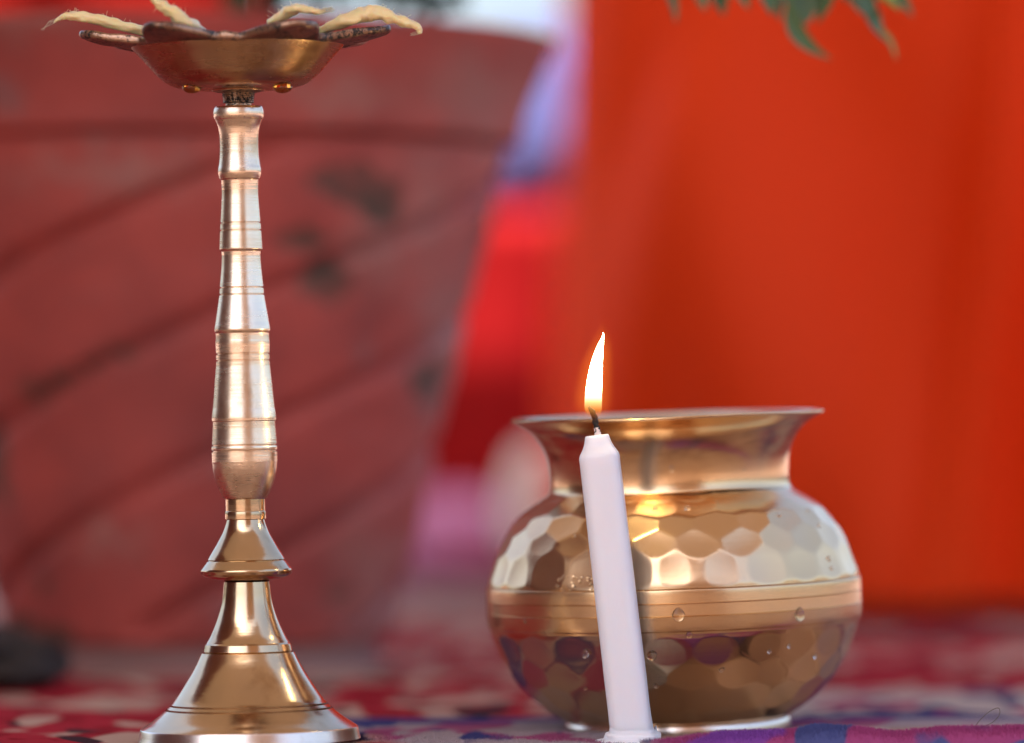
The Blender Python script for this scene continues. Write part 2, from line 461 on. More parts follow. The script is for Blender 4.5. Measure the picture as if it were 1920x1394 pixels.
# ------------------------------------------------------------------ hammered brass water pot
PY = 2.30; ps = PY / F
px0 = (1271 - 960) * ps
pot = thing('brass_pot', 'round hammered brass water pot with flared rim and grooved belt behind the candle', 'pot', (px0, PY, 0.0), (R(0.6), R(-2.0), R(7)))
PB = HORIZON + H / ps       # photo row of the pot's base
def pz(y): return (PB - y) * ps
def pp(l): return [(h * ps, pz(y - 3)) for y, h in l]
# shoulders and lower body are beaten flat, facet by facet
up_prof = [(920, 226), (926, 231), (935, 245), (945, 261), (965, 287), (990, 307), (1020, 323.5), (1050, 335), (1080, 345), (1090, 347.5)]
lo_prof = [(1172, 345.5), (1180, 342.5), (1200, 336), (1222, 327), (1245, 316), (1268, 302), (1287, 287), (1305, 269), (1322, 249), (1336, 230), (1346, 213), (1350, 205)]
NF = 25
facets = []
def interp(pr, y):
    for (a, b), (c, d) in zip(pr, pr[1:]):
        if a <= y <= c: return b + (d - b) * (y - a) / (c - a)
    return pr[-1][1]
rf = random.Random(5)
def add_row(pr, y, off, n=NF, push=0.0, j=0.55):
    r = interp(pr, y); dr = (interp(pr, y + 8) - interp(pr, y - 8)) / 16
    nz = dr
    for k in range(n):
        a = 2 * PI * (k + off + rf.uniform(-.05, .05)) / n
        yy = y + rf.uniform(-1.3, 1.3)
        c = Vector((r * math.sin(a), -r * math.cos(a), -yy))
        nn = Vector((math.sin(a), -math.cos(a), nz + rf.uniform(-.03, .03) * j))
        a2 = a + rf.uniform(-.03, .03) * j
        nn.x, nn.y = math.sin(a2), -math.cos(a2)
        nn.normalize()
        facets.append((a, -yy, nn, nn.dot(c) - push - rf.uniform(0, .25)))
add_row(up_prof, 941, 0.0); add_row(up_prof, 973, 0.5); add_row(up_prof, 1011, 0.0); add_row(up_prof, 1059, 0.5)
for yy_, of_ in ((1203, .25), (1250, .75), (1296, .25), (1333, .75)): add_row(lo_prof, yy_, of_, 23, 0.6, 1.5)
def beaten(pr, mat_rows, y0, y1):
    seg = 600
    P = catmull([(h, y, 0) for y, h in pr], 9)
    v = []; f = []; n0 = None
    for i, p in enumerate(P):
        base = len(v); r0, y = p.x, p.y
        edge = min((y - pr[0][0]) / 9, (pr[-1][0] - y) / 9, 1.0); edge = max(edge, 0)
        near = [q for q in facets if abs(-q[1] - y) < 75]
        for k in range(seg):
            a = 2 * PI * k / seg
            d = (math.sin(a), -math.cos(a))
            best = 1e9; second = 1e9
            for (fa, fz, nn, dist) in near:
                da = abs((a - fa + PI) % (2 * PI) - PI)
                if da > 0.36: continue
                den = nn.x * d[0] + nn.y * d[1]
                rr = (dist - nn.z * (-y)) / den
                if rr < best: second = best; best = rr; bda, bdz = da * r0, -fz - y
                elif rr < second: second = rr
            rr = min(best, r0 + 1.5)
            gap = second - best
            if best < 1e8: rr -= (1.2 if y < 1130 else 1.9) * max(0.0, 1 - (bda / 46) ** 2 - (bdz / 27) ** 2)     # each blow leaves a shallow hollow
            rr = rr + (-0.35 * math.exp(-gap / 0.5))
            r = r0 * (1 - edge) + rr * edge
            v.append((r * ps * d[0], r * ps * d[1], pz(y - 3)))
        if i:
            for k in range(seg):
                k2 = (k + 1) % seg
                f.append((n0 + k, base + k, base + k2, n0 + k2))
        n0 = base
    return v, f
# one dent low on the left flank
def dent(v):
    out = []
    c = Vector((-0.0555, -0.0575, pz(1225)))
    for p in v:
        p = Vector(p); d = p - c
        w = math.exp(-(d.x ** 2 + d.y ** 2) / (0.0125 ** 2) - (d.z / 0.0085) ** 2)
        if w > 1e-3:
            k = 1 - 0.02 * w
            p.x *= k; p.y *= k
        out.append(p)
    return out
v, f = beaten(up_prof, None, 0, 0); shoulder = link_mesh('shoulder', v, f, M['pot'], pot)
v, f = beaten(lo_prof, None, 0, 0); link_mesh('lower_body', dent(v), f, M['pot'], pot)
L = Lathe(240)   # grooved belt
L.section(pp([(1089, 347), (1090.5, 346), (1092, 349.5)]), 1)
L.section(pp([(1092, 349.5), (1095, 350.6), (1116, 351.2)]), 3)
L.section(pp([(1116, 351.2), (1117, 349.6), (1118.2, 351.2)]), 1)
L.section(pp([(1118.2, 351.2), (1139, 351.2)]), 3)
L.section(pp([(1139, 351.2), (1140, 350), (1141.2, 351.2)]), 1)
L.section(pp([(1141.2, 351.2), (1160, 350.4), (1167, 349.6)]), 3)
L.section(pp([(1167, 349.6), (1169, 346), (1173, 345.5)]), 1)
L.build('belt', M['pot'], pot)
def wavy(r, z, a): return r * (1 + 0.004 * math.sin(3 * a + 1)), z + 0.0003 * math.sin(2 * a + .5) + 0.00025 * math.sin(5 * a)
L = Lathe(240)   # waisted neck and flared rim, inner wall included
L.section(pp([(921, 228), (917, 225.5), (904, 223.5), (878, 224.5), (852, 228.5), (828, 239), (808, 254), (796, 270), (789, 284), (786, 291)]), 6, wavy)
L.section(pp([(786, 291), (784.5, 293), (781, 293.5), (779.5, 291.5)]), 3, wavy)
L.section(pp([(779.5, 291.5), (784, 281), (795, 262), (812, 247), (835, 232), (878, 219), (915, 220), (940, 250), (1000, 305), (1120, 345), (1220, 318), (1320, 240), (1340, 150), (1342, 1)]), 5)
L.build('neck', M['pot'], pot)
L = Lathe(160)
L.section(pp([(1346, 209), (1352, 208)]), 1)
L.section(pp([(1349, 206), (1351, 210), (1368, 211.5), (1371, 209), (1371, 190)]), 2)
L.build('foot_ring', M['rim'], pot)
# water droplets clinging to it
bpy.context.view_layer.update()
def pot_surface(px, py):
    """where the ray through a photo pixel meets the pot (radius by its own profile, tilt included)"""
    full = up_prof + [(1092, 350), (1168, 350)] + lo_prof
    neckp = [(786, 291), (789, 284), (796, 270), (808, 254), (828, 239), (852, 228.5), (878, 224.5), (904, 223.5), (917, 225.5)]
    full = neckp + full
    inv = pot.matrix_world.inverted()
    o = inv @ Vector((0, 0, H)); d = (inv @ at(px, py, 2.0)) - o
    t = 1.0
    while t < 1.25:
        p = o + d * t
        y = PB - p.z / ps + 3
        if full[0][0] < y < full[-1][0] and math.hypot(p.x, p.y) < (interp(full, y) + .3) * ps: break
        t += 0.0001
    return pot.matrix_world @ p, math.atan2(p.x, -p.y) + pot.rotation_euler.z
p, a = pot_surface(1272, 1152); drop('water_drop', p, 12 * ps, 14 * ps, M['water'], 'clear water drop on the pot belt right beside the candle', 'water drop', 'water drops on the brass pot', False, a)
p, a = pot_surface(1499, 1152); drop('water_drop', p, 13 * ps, 14 * ps, M['water'], 'largest water drop, on the pot belt toward its right side', 'water drop', 'water drops on the brass pot', False, a)
p, a = pot_surface(1222, 1228); drop('water_drop', p, 10 * ps, 11 * ps, M['water'], 'water drop below the pot belt touching the candle edge', 'water drop', 'water drops on the brass pot', False, a)
p, a = pot_surface(1259, 878); drop('water_drop', p, 5 * ps, 8 * ps, M['water'], 'small water drop alone on the pot neck', 'water drop', 'water drops on the brass pot', False, a)
for x, y, r in ((1097, 1226, 7), (985, 1164, 5), (1292, 1190, 6), (1353, 1254, 6), (1443, 1222, 4), (1529, 1231, 5), (1461, 966, 5), (1536, 987, 5), (1289, 955, 6), (1228, 953, 5),
                (1076, 1006, 5), (1555, 1048, 5), (1560, 1066, 4), (1515, 958, 4), (1098, 1290, 4), (1230, 1286, 5), (1480, 1212, 4), (1395, 880, 3)):
    p, a = pot_surface(x, y)
    drop('water_drop', p, r * ps, r * 1.15 * ps, M['water'], 'tiny clear water droplet among those scattered over the beaten pot walls', 'water drop', 'water drops on the brass pot', False, a)

rw = random.Random(8)
for k in range(22):
    x, y = rw.uniform(1040, 1112), rw.uniform(1080, 1110)
    p, a = pot_surface(x, y); r = rw.uniform(2.6, 4.6)
    drop('water_drop', p, r * ps, r * ps, M['water'], 'minute bead of condensation in the cluster on the pot belt left of the candle', 'water drop', 'condensation beads on the brass pot', False, a)

# ------------------------------------------------------------------ candle
CY = 2.20; cs = CY / F
cb = at(1186, 1388, CY)
lean = math.atan2(1186 - 1119, 1388 - 817)
candle = thing('candle', 'lit white wax candle leaning in front of the brass pot', 'candle', cb, (0, -lean, 0))
clen = math.hypot(1186 - 1119, 1388 - 817)
def sup(a, e=3.4):
    c, q = math.cos(a), math.sin(a)
    return (abs(c) ** e + abs(q) ** e) ** (-1 / e)
def candle_ring(h, w, seg, rot=R(5)):
    return [(w * sup(2 * PI * k / seg + rot) * 1.0 * math.cos(2 * PI * k / seg) * cs, w * sup(2 * PI * k / seg + rot) * 1.0 * math.sin(2 * PI * k / seg) * cs, h * cs) for k in range(seg)]
def wax_body():
    seg = 96; v = []; f = []
    rings = [(-2, 40)] + [(20 + i * 24, 39.6 - i * 0.1) for i in range(22)] + [(533, 37.6), (537, 37), (541, 35.5)] + [(545, 33), (552, 28.8), (560, 25.6), (568, 23.4), (573, 22.4)] + [(575, 21.5), (575.6, 19), (574.2, 12), (573, 5), (573, .1)]
    for h, w in rings: v += candle_ring(h, w, seg)
    v2 = []
    for p in v:
        q = Vector(p) / cs
        w = 0.5 * mnoise.noise(Vector((q.x * .05, q.y * .05, q.z * .02))) + .25 * mnoise.noise(Vector((q.x * .2, q.y * .2, q.z * .12)))
        if q.z < 70: w *= 1 + (70 - q.z) / 18
        l = math.hypot(q.x, q.y) or 1
        v2.append(Vector((q.x * (1 + w / 38), q.y * (1 + w / 38), q.z)) * cs)
    n = len(rings)
    for i in range(n - 1):
        for k in range(seg):
            k2 = (k + 1) % seg
            f.append((i * seg + k, i * seg + k2, (i + 1) * seg + k2, (i + 1) * seg + k))
    return v2, f
v, f = wax_body(); link_mesh('wax_body', v, f, M['wax'], candle, True, 55)
# melted foot stuck to the carpet
def puddle():
    seg = 72; v = []; f = []
    rings = [(46, 22), (47, 14), (50, 13), (53, 12), (55, 8), (57, 3), (66, 1.5), (72, -1), (73, -4)]
    for i, (w, h) in enumerate(rings):
        for k in range(seg):
            a = 2 * PI * k / seg
            q = 1 + (0.05 + .09 * (i / 8)) * mnoise.noise(Vector((math.cos(a) * 2.2, math.sin(a) * 2.2, 0.2 + i * .12)))
            hh = h * (1 + .4 * mnoise.noise(Vector((math.cos(a) * 1.7 + 4, math.sin(a) * 1.7, i * .2))))
            e = sup(a + R(5)) if i < 5 else 1
            v.append((w * q * e * .93 * math.cos(a) * cs, w * q * e * .93 * math.sin(a) * cs, hh * cs))
    for i in range(len(rings) - 1):
        for k in range(seg):
            k2 = (k + 1) % seg
            f.append((i * seg + k, (i + 1) * seg + k, (i + 1) * seg + k2, i * seg + k2))
    return v, f
v, f = puddle(); o = link_mesh('melted_foot', v, f, M['wax'], candle); o.rotation_euler = (0, lean, 0)
inv = Matrix.Rotation(-lean, 4, 'Y').inverted() @ Matrix.Translation(-cb)
def cl(px, py, dy=0): return inv @ (at(px, py, CY) + Vector((0, dy, 0)))
w = tube('wick', [cl(1121, 822), cl(1119.5, 806), cl(1117, 795), cl(1113.5, 780), cl(1109, 770), cl(1104, 763)], [4.6 * cs, 5.2 * cs, 4.8 * cs, 5 * cs, 4.4 * cs, 2.6 * cs], M['soot'], candle, 12, 6, 0.5, 1, 2)
tube('wick_foot', [cl(1121.5, 824), cl(1120, 812), cl(1118.6, 802)], [7.5 * cs, 6 * cs, 5.3 * cs], M['wickwhite'], candle, 12, 6, 0.3, 1, 5)
def flame(name, lst, mat, depth, grow=0.0):
    """left and right edge per photo row -> closed body of oval section"""
    fl = thing_parent = None
    seg = 32; v = []; f = []
    rows = catmull([(a, b, c) for a, b, c in lst], 6)
    for r in rows:
        cx = (r.y + r.z) / 2; hw = max((r.z - r.y) / 2, 0.05)
        c = at(cx, r.x, CY)
        for k in range(seg):
            a = 2 * PI * k / seg
            v.append(c + Vector((hw * cs * math.cos(a), hw * depth * cs * math.sin(a), 0)))
    for i in range(len(rows) - 1):
        for k in range(seg):
            k2 = (k + 1) % seg
            f.append((i * seg + k, (i + 1) * seg + k, (i + 1) * seg + k2, i * seg + k2))
    o0 = at(1115, 775, CY)
    return [p - o0 for p in v], f, o0
v, f, o0 = flame('flame', [(624, 1131, 1131.6), (632, 1129, 1132), (645, 1122, 1131.6), (662, 1114.5, 1130.6), (685, 1107, 1129.6), (710, 1101.5, 1129), (735, 1097.6, 1128.6), (755, 1095.6, 1129), (768, 1096, 1128.6), (779, 1101, 1125.5), (785, 1108, 1119), (787, 1113.4, 1113.6)], M['flame'], 1.0)
fl = thing('candle_flame', 'slim bright candle flame bending to a point above the black wick', 'flame', o0)
link_mesh('core', v, f, M['flame'], fl)
v, f, _ = flame('halo', [(600, 1128, 1132), (640, 1104, 1150), (680, 1084, 1154), (720, 1074, 1154), (755, 1070, 1153), (785, 1082, 1143), (802, 1108, 1118)], M['glow'], 1.0)
link_mesh('halo', v, f, M['glow'], fl)

# ------------------------------------------------------------------ carpet
def ground_y(py): return H * F / (py - HORIZON)
crest = [(1040, 0), (1180, 0), (1240, 1), (1256, 4), (1315, 12), (1355, 18), (1474, 21), (1533, 31), (1589, 28), (1678, 18), (1728, 22), (1767, 27), (1830, 27), (1920, 29), (2300, 34)]
def crest_h(px):
    if px <= crest[0][0]: return 0
    for (a, b), (c, d) in zip(crest, crest[1:]):
        if a <= px <= c:
            u = (px - a) / (c - a); u = u * u * (3 - 2 * u)
            return (b + (d - b) * u) * 2.19 / F
    return crest[-1][1] * 2.19 / F
def carpet_z(x, y):
    px = 960 + x * F / 2.19
    ch = crest_h(px)
    yc = 2.187 + 0.002 * math.sin(x * 23)
    d = y - yc
    b = math.exp(-(d / 0.014) ** 2) if d > 0 else math.exp(-(d / 0.035) ** 2)
    low = 0.0012 * mnoise.noise(Vector((x * 9, y * 7, 0)))
    away = 1.0
    for (ox, oy, orad) in ((lx, LY, .06), (px0, PY, .07), (cb.x, CY, .03)):
        away = min(away, max(0.0, (math.hypot(x - ox, y - oy) - orad) / .05))
    return ch * b + low * away - 0.0006
xs = [-1.4 + 0.08 * i for i in range(15)] + [-0.24 + 0.005 * i for i in range(118)] + [0.36 + 0.08 * i for i in range(14)]
ys = [0.9 + 0.08 * i for i in range(13)] + [1.93 + 0.012 * i for i in range(16)] + [2.125 + 0.004 * i for i in range(32)] + [2.26 + 0.03 * i for i in range(39)]
v = [(x, y, carpet_z(x, y)) for y in ys for x in xs]
nx = len(xs)
f = [(j * nx + i, j * nx + i + 1, (j + 1) * nx + i + 1, (j + 1) * nx + i) for j in range(len(ys) - 1) for i in range(nx - 1)]
n = N('woven carpet')
sx = n.node('ShaderNodeSeparateXYZ'); n.link(n.coord.outputs['Object'], sx.inputs[0])
X, Yc = sx.outputs['X'], sx.outputs['Y']
a1 = n.noise(1.0, (24, 9, 1), 1, 0.5, 0.6); a2 = n.noise(1.3, (27, 10, 1), 1, 0.5, 0.4); a3 = n.noise(1.0, (50, 22, 1), 2, .5, .5)
red = n.mix(n.ramp(a3, [(0.42, (0, 0, 0)), (0.5, (1, 1, 1))]), (0.27, 0.013, 0.02), (0.40, 0.025, 0.038))
red = n.mix(n.ramp(a1, [(0.54, (0, 0, 0)), (0.60, (1, 1, 1))]), red, (0.52, 0.33, 0.25))
red = n.mix(n.ramp(a2, [(0.62, (0, 0, 0)), (0.67, (1, 1, 1))]), red, (0.06, 0.025, 0.03))
pur = n.mix(n.ramp(a1, [(0.55, (0, 0, 0)), (0.60, (1, 1, 1))]), (0.38, 0.29, 0.30), (0.34, 0.08, 0.17))
pur = n.mix(n.ramp(a2, [(0.60, (0, 0, 0)), (0.65, (1, 1, 1))]), pur, (0.06, 0.06, 0.18))
gre = n.mix(n.ramp(a2, [(0.56, (0, 0, 0)), (0.60, (1, 1, 1))]), (0.50, 0.40, 0.36), (0.07, 0.06, 0.14))
gre = n.mix(n.ramp(a1, [(0.60, (0, 0, 0)), (0.63, (1, 1, 1))]), gre, (0.40, 0.05, 0.12))
wob = n.math('MULTIPLY', n.math('SUBTRACT', n.noise(1.0, (9, 9, 1), 2), 0.5), 0.10)
yy = n.math('ADD', Yc, wob)
def step(v, e, w=0.01): return n.math('DIVIDE', n.math('SUBTRACT', v, e - w), 2 * w, True)
near = n.math('SUBTRACT', 1.0, step(yy, 2.385))                      # border near the viewer
right_of = step(n.math('ADD', X, wob), -0.075)
band = n.math('MULTIPLY', n.math('SUBTRACT', 1.0, step(yy, 2.62)), step(X, 0.09, 0.03))
line = n.math('MULTIPLY', step(yy, 2.352, .004), n.math('SUBTRACT', 1.0, step(yy, 2.385, .004)))
c = n.mix(band, red, gre)
c = n.mix(n.math('MULTIPLY', near, right_of), c, pur)
c = n.mix(n.math('MULTIPLY', line, right_of), c, (0.03, 0.035, 0.16))
# the raised edge on the right is magenta, with blue motifs
mag = n.mix(n.ramp(a2, [(0.50, (0, 0, 0)), (0.54, (1, 1, 1))]), (0.42, 0.075, 0.21), (0.10, 0.11, 0.28))
mag = n.mix(n.ramp(a1, [(0.54, (0, 0, 0)), (0.58, (1, 1, 1))]), mag, (0.27, 0.08, 0.38))
edge = n.math('MULTIPLY', n.math('SUBTRACT', 1.0, step(Yc, 2.192, .003)), step(n.math('ADD', X, wob), 0.062, .008))
c = n.mix(edge, c, mag)
fore = n.mix(n.ramp(a1, [(0.48, (0, 0, 0)), (0.54, (1, 1, 1))]), (0.42, 0.25, 0.16), (0.66, 0.46, 0.32))   # unseen brown field toward the viewer, coloured for the brass reflections
fore = n.mix(n.ramp(a2, [(0.60, (0, 0, 0)), (0.64, (1, 1, 1))]), fore, (0.10, 0.06, 0.04))
behind = n.math('MULTIPLY', n.math('MULTIPLY', step(Yc, 2.192, .003), n.math('SUBTRACT', 1.0, step(Yc, 2.30, .02))), step(X, 0.055, .01))  # hidden slope takes the same brown to tone down the pot's reflection
c = n.mix(n.math('MULTIPLY', behind, 0.85), c, fore)
c = n.mix(n.math('SUBTRACT', 1.0, step(n.math('ADD', Yc, n.math('MULTIPLY', step(X, 0.06, .004), 0.025)), 2.166, .005)), c, fore)
pile = n.noise(1400, (1, 1, 1), 2, .6)
n.set(color=c, rough=1.0, spec=0.03,  normal=n.bump(pile, 0.6, 0.0015))
M['carpet'] = n.m
carpet = link_mesh('carpet', v, f, M['carpet'])
tag(carpet, 'patterned red and cream woollen carpet with raised magenta edge under the pot and lamp', 'carpet')
# pile fibres standing up along the raised edge and round the pot
rnd = random.Random(21)
def fibres(name, count, region, mat, hmin, hmax, wide):
    v = []; f = []
    for _ in range(count):
        x, y = region(rnd)
        z = carpet_z(x, y) - 0.0003
        h = rnd.uniform(hmin, hmax); ax, ay = rnd.gauss(0, .45) * h, rnd.gauss(-.1, .4) * h
        w = rnd.uniform(.6, 1.3) * wide; b = len(v)
        th = rnd.uniform(0, PI); dx, dy = w * math.cos(th), w * math.sin(th) * .5
        v += [(x - dx, y - dy, z), (x + dx, y + dy, z), (x + ax * .4 + dx * .7, y + ay * .4 + dy * .7, z + h * .6), (x + ax * .4 - dx * .7, y + ay * .4 - dy * .7, z + h * .6), (x + ax, y + ay, z + h)]
        f += [(b, b + 1, b + 2, b + 3), (b + 3, b + 2, b + 4)]
    o = link_mesh(name, v, f, mat, carpet)
    o['kind'] = 'stuff'
    return o
fibres('pile', 26000, lambda r: (r.uniform(0.055, 0.235), 2.187 + r.gauss(0.0, 0.012)), M['carpet'], 0.001, 0.0028, 0.00014)
fibres('pile', 16000, lambda r: (r.uniform(-0.075, 0.09), r.uniform(2.15, 2.26)), M['carpet'], 0.0006, 0.0016, 0.00016)

tube('stray_fibre', [at(1826, 1366, 2.2), at(1838, 1350, 2.2), at(1856, 1334, 2.2), at(1872, 1328, 2.2), at(1874, 1340, 2.2), at(1862, 1354, 2.2), at(1846, 1362, 2.2)], [0.00012, 0.00012, 0.0001], M['twig'], None, 6, 6)
tag(bpy.data.objects['stray_fibre'], 'single fine brown fibre looping up from the raised magenta carpet edge', 'fibre')

# ------------------------------------------------------------------ ground
n = N('packed earth')
n.set(color=n.mix(n.noise(3, (1, 1, 1), 5), (0.30, 0.215, 0.19), (0.24, 0.17, 0.15)), rough=0.95, normal=n.bump(n.noise(60, (1, 1, 1), 4), .4, .004))
g = 1500
v = []; f = []
link = [(-g, -g, -0.012), (g, -g, -0.012), (g, g, -0.012), (-g, g, -0.012)]
ground = link_mesh('ground', link, [(0, 1, 2, 3)], n.m, None, False); ground['kind'] = 'structure'

# ------------------------------------------------------------------ red cement planter
QY = 2.85; qs = QY / F
qx = (372 - 960) * qs
QB = HORIZON + (H + 0.002) / qs
def qz(y): return H - (y - HORIZON) * qs
planter = thing('planter', 'large weathered red cement planter with swirling grooves and chipped paint behind the lamp', 'planter', (qx, QY, 0))
body = [(282, 573), (300, 572), (400, 553), (500, 527), (650, 492), (820, 451), (1000, 412), (1100, 386), (1180, 364), (1195, 356)]
chips = [(690, 372, 62, 36), (640, 360, 40, 22), (725, 410, 34, 36), (622, 535, 46, 30), (640, 562, 20, 20), (590, 462, 44, 16), (800, 728, 26, 36), (815, 690, 16, 22), (12, 850, 26, 62), (30, 905, 14, 30), (104, 1090, 14, 16), (640, 1112, 18, 18), (95, 738, 30, 18), (150, 715, 34, 15), (215, 684, 26, 12), (262, 664, 34, 14), (310, 1040, 10, 8), (60, 1170, 40, 30), (110, 1185, 60, 22)]
dust_sheen_spots = [(660, 210, 110, 40), (250, 345, 150, 34), (800, 420, 60, 120), (840, 640, 50, 160), (700, 1090, 60, 120), (100, 60, 120, 40), (880, 200, 80, 90), (240, 1010, 60, 26), (720, 470, 60, 70)]  # dust patches; right-hand ones also paint a sky sheen into the colour
seg = 420
def planter_mesh(rows, grooves):
    P = catmull([(h, y, 0) for y, h in rows], 14)
    v = []; f = []; ch = []; du = []; n0 = None
    for i, p in enumerate(P):
        base = len(v)
        for k in range(seg):
            a = 2 * PI * k / seg
            aa = a if a <= PI else a - 2 * PI
            r = p.x; y = p.y
            if grooves:
                t = (y + 108 * aa + 112 * math.sin(aa) - 620) / 249.0 + 0.03 * mnoise.noise(Vector((aa * 3, y * .01, 0)))
                d = (t - round(t)) * 249
                r -= 30 * math.exp(-(d / 12) ** 2) * min(1, max(0, (y - 290) / 30)) * min(1, max(0, (1185 - y) / 30))
            r += 2.2 * mnoise.noise(Vector((math.sin(a) * 4, math.cos(a) * 4, y * .012))) + .8 * mnoise.noise(Vector((math.sin(a) * 14, math.cos(a) * 14, y * .03)))
            X = 372 + r * math.sin(a)
            wx = 22 * mnoise.noise(Vector((X * .02, y * .02, 3))); wy = 22 * mnoise.noise(Vector((X * .02, y * .02, 9)))
            c = 0; dd = 0
            if math.cos(a) > -0.1:
                for (cx, cy, cw, chh) in chips:
                    q = ((X + wx - cx) / cw) ** 2 + ((y + wy - cy) / chh) ** 2
                    c = max(c, min(1, max(0, (1.25 - q) / .5)))
                for (cx, cy, cw, chh) in dust_sheen_spots:
                    q = ((X + wx * 2 - cx) / cw) ** 2 + ((y + wy * 2 - cy) / chh) ** 2
                    dd = max(dd, math.exp(-q))
            else:
                c = 1 if mnoise.noise(Vector((math.sin(a) * 5, y * .01, 7))) > .45 else 0
            r -= 3 * c
            v.append((r * qs * math.sin(a), -r * qs * math.cos(a), qz(y)))
            ch.append(c); du.append(dd)
        if i:
            for k in range(seg):
                k2 = (k + 1) % seg
                f.append((n0 + k, base + k, base + k2, n0 + k2))
        n0 = base
    return v, f, ch, du
def with_attr(o, ch, du):
    for nm, vals in (('chip', ch), ('dust_sheen', du)):
        at_ = o.data.attributes.new(nm, 'FLOAT', 'POINT'); at_.data.foreach_set('value', vals)
n = N('weathered red paint')
ac = n.node('ShaderNodeAttribute', attribute_name='chip'); ad = n.node('ShaderNodeAttribute', attribute_name='dust_sheen')
c = n.mix(n.ramp(n.noise(11, (1, 1, 1), 5, .65), [(0.36, (0, 0, 0)), (0.62, (1, 1, 1))]), (0.47, 0.086, 0.066), (0.30, 0.062, 0.052))
c = n.mix(n.math('MULTIPLY', ad.outputs['Fac'], 0.7), c, (0.38, 0.18, 0.145))
c = n.mix(n.ramp(n.noise(24, (1, 1, 1), 4, .6), [(0.62, (0, 0, 0)), (0.72, (1, 1, 1))]), c, (0.26, 0.12, 0.11))
c = n.mix(n.math('MULTIPLY', ac.outputs['Fac'], n.ramp(n.noise(45, (1, 1, 1), 5, .7), [(0.3, (0.35,) * 3), (0.6, (1,) * 3)])), c, n.mix(n.noise(60), (0.05, 0.032, 0.022), (0.10, 0.08, 0.055)))
n.set(color=c, rough=0.6, spec=0.3, normal=n.bump(n.noise(90, (1, 1, 1), 4), .3, .002))
M['paint'] = n.m
v, f, ch, du = planter_mesh(body, True); o = link_mesh('body', v, f, M['paint'], planter); with_attr(o, ch, du)
RT = 75.0
rim = [(284, 560), (279, 572), (272, 596), (264, 604), (250, 607), (200, 622), (140, 646), (90, 668), (78, 672), (75, 670), (74, 656), (76, 600), (110, 588), (140, 580)]
v, f, ch, du = planter_mesh(rim, False); o = link_mesh('rim', v, f, M['paint'], planter, True); with_attr(o, ch, du)
n = N('bare cement')
n.set(color=n.mix(n.noise(18, (1, 1, 1), 5), (0.27, 0.135, 0.115), (0.34, 0.19, 0.165)), rough=0.9, normal=n.bump(n.noise(90, (1, 1, 1), 4), .4, .002))
L = Lathe(120)
L.section([(350 * qs, qz(1193)), (338 * qs, qz(1200))], 1)
L.section([(338 * qs, qz(1200)), (336 * qs, qz(1205)), (337 * qs, qz(1262)), (334 * qs, 0.001), (250 * qs, 0.0)], 3)
L.build('foot', n.m, planter)
L = Lathe(60)
L.section([(0.00001, qz(112)), (300 * qs, qz(108)), (590 * qs, qz(112))], 4)
L.build('soil', M['soil'], planter)

# ------------------------------------------------------------------ leaves
def leaf_mesh(base, tip, width, bend, face, fold=0.25, n=10):
    axis = tip - base; ln = axis.length; t = axis.normalized()
    side = t.cross(face).normalized(); nrm = side.cross(t).normalized()
    v = []; f = []
    for i in range(n + 1):
        u = i / n
        c = base + axis * u + bend * (4 * u * (1 - u))
        w = width * (math.sin(PI * u ** 0.8) ** 0.85 if 0 < u < 1 else 0.02)
        v += [c - side * w + nrm * w * fold, c - side * w * .5 + nrm * w * fold * .4, c, c + side * w * .5 + nrm * w * fold * .4, c + side * w + nrm * w * fold]
    for i in range(n):
        for k in range(4):
            a = i * 5 + k; f.append((a, a + 1, a + 6, a + 5))
    # thickness: a back sheet
    m = len(v); th = 0.00025
    v += [p - nrm * th for p in v]
    f += [tuple(reversed([q + m for q in ff])) for ff in f[:]]
    return v, f
BY = 2.42; bs = BY / F
org = at(1560, -60, BY)
branch = thing('leafy_branch', 'green leafy sprig hanging into view above the brass pot, in front of the orange cloth', 'branch', org)
leaves = [((1290, -60), (1322, 22), 16, (6, 0), 'leaf', .004), ((1392, -50), (1404, 18), 14, (-5, 0), 'leaf', -.006), ((1550, -60), (1532, 44), 20, (5, 0), 'leaf', .008), ((1440, -40), (1462, 40), 12, (6, 0), 'leaf', .005), ((1590, -50), (1618, 28), 13, (-5, 0), 'leaf', .01), ((1668, -50), (1690, 14), 14, (5, 0), 'leaf', .004), ((1236, -50), (1267, 44), 10, (8, 0), 'leaf', 0), ((1318, -70), (1357, 30), 24, (6, 0), 'leaf', .01), ((1415, -40), (1447, 30), 15, (5, 0), 'leaf', -.01),
          ((1505, -60), (1512, 48), 34, (-4, 0), 'leaf', .012), ((1482, -10), (1561, 112), 17, (-26, 12), 'leaf', -.012), ((1470, -60), (1478, 18), 16, (0, 0), 'leaf', .0),
          ((1615, -30), (1662, 78), 19, (-6, 4), 'leaf', -.008), ((1648, 52), (1681, 114), 6, (5, -4), 'leaf_young', -.008), ((1640, -40), (1712, 32), 15, (5, -5), 'leaf', .006),
          ((1632, -26), (1688, 22), 11, (0, -5), 'leaf_young', -.012), ((1580, -70), (1600, 10), 14, (0, 0), 'leaf_dark', .014), ((1540, -70), (1590, 6), 10, (0, 0), 'leaf', .004),
          ((1380, -90), (1400, -12), 18, (0, 0), 'leaf', .0), ((1280, -110), (1300, -20), 18, (4, 0), 'leaf', .01), ((1700, -120), (1760, -30), 18, (4, 0), 'leaf', .01),
          ((1560, -190), (1520, -80), 20, (4, 0), 'leaf', -.01), ((1640, -210), (1690, -110), 20, (4, 0), 'leaf', .01), ((1500, -230), (1440, -130), 20, (4, 0), 'leaf', .0), ((1440, -150), (1400, -60), 20, (4, 0), 'leaf', .012)]
rl = random.Random(4)
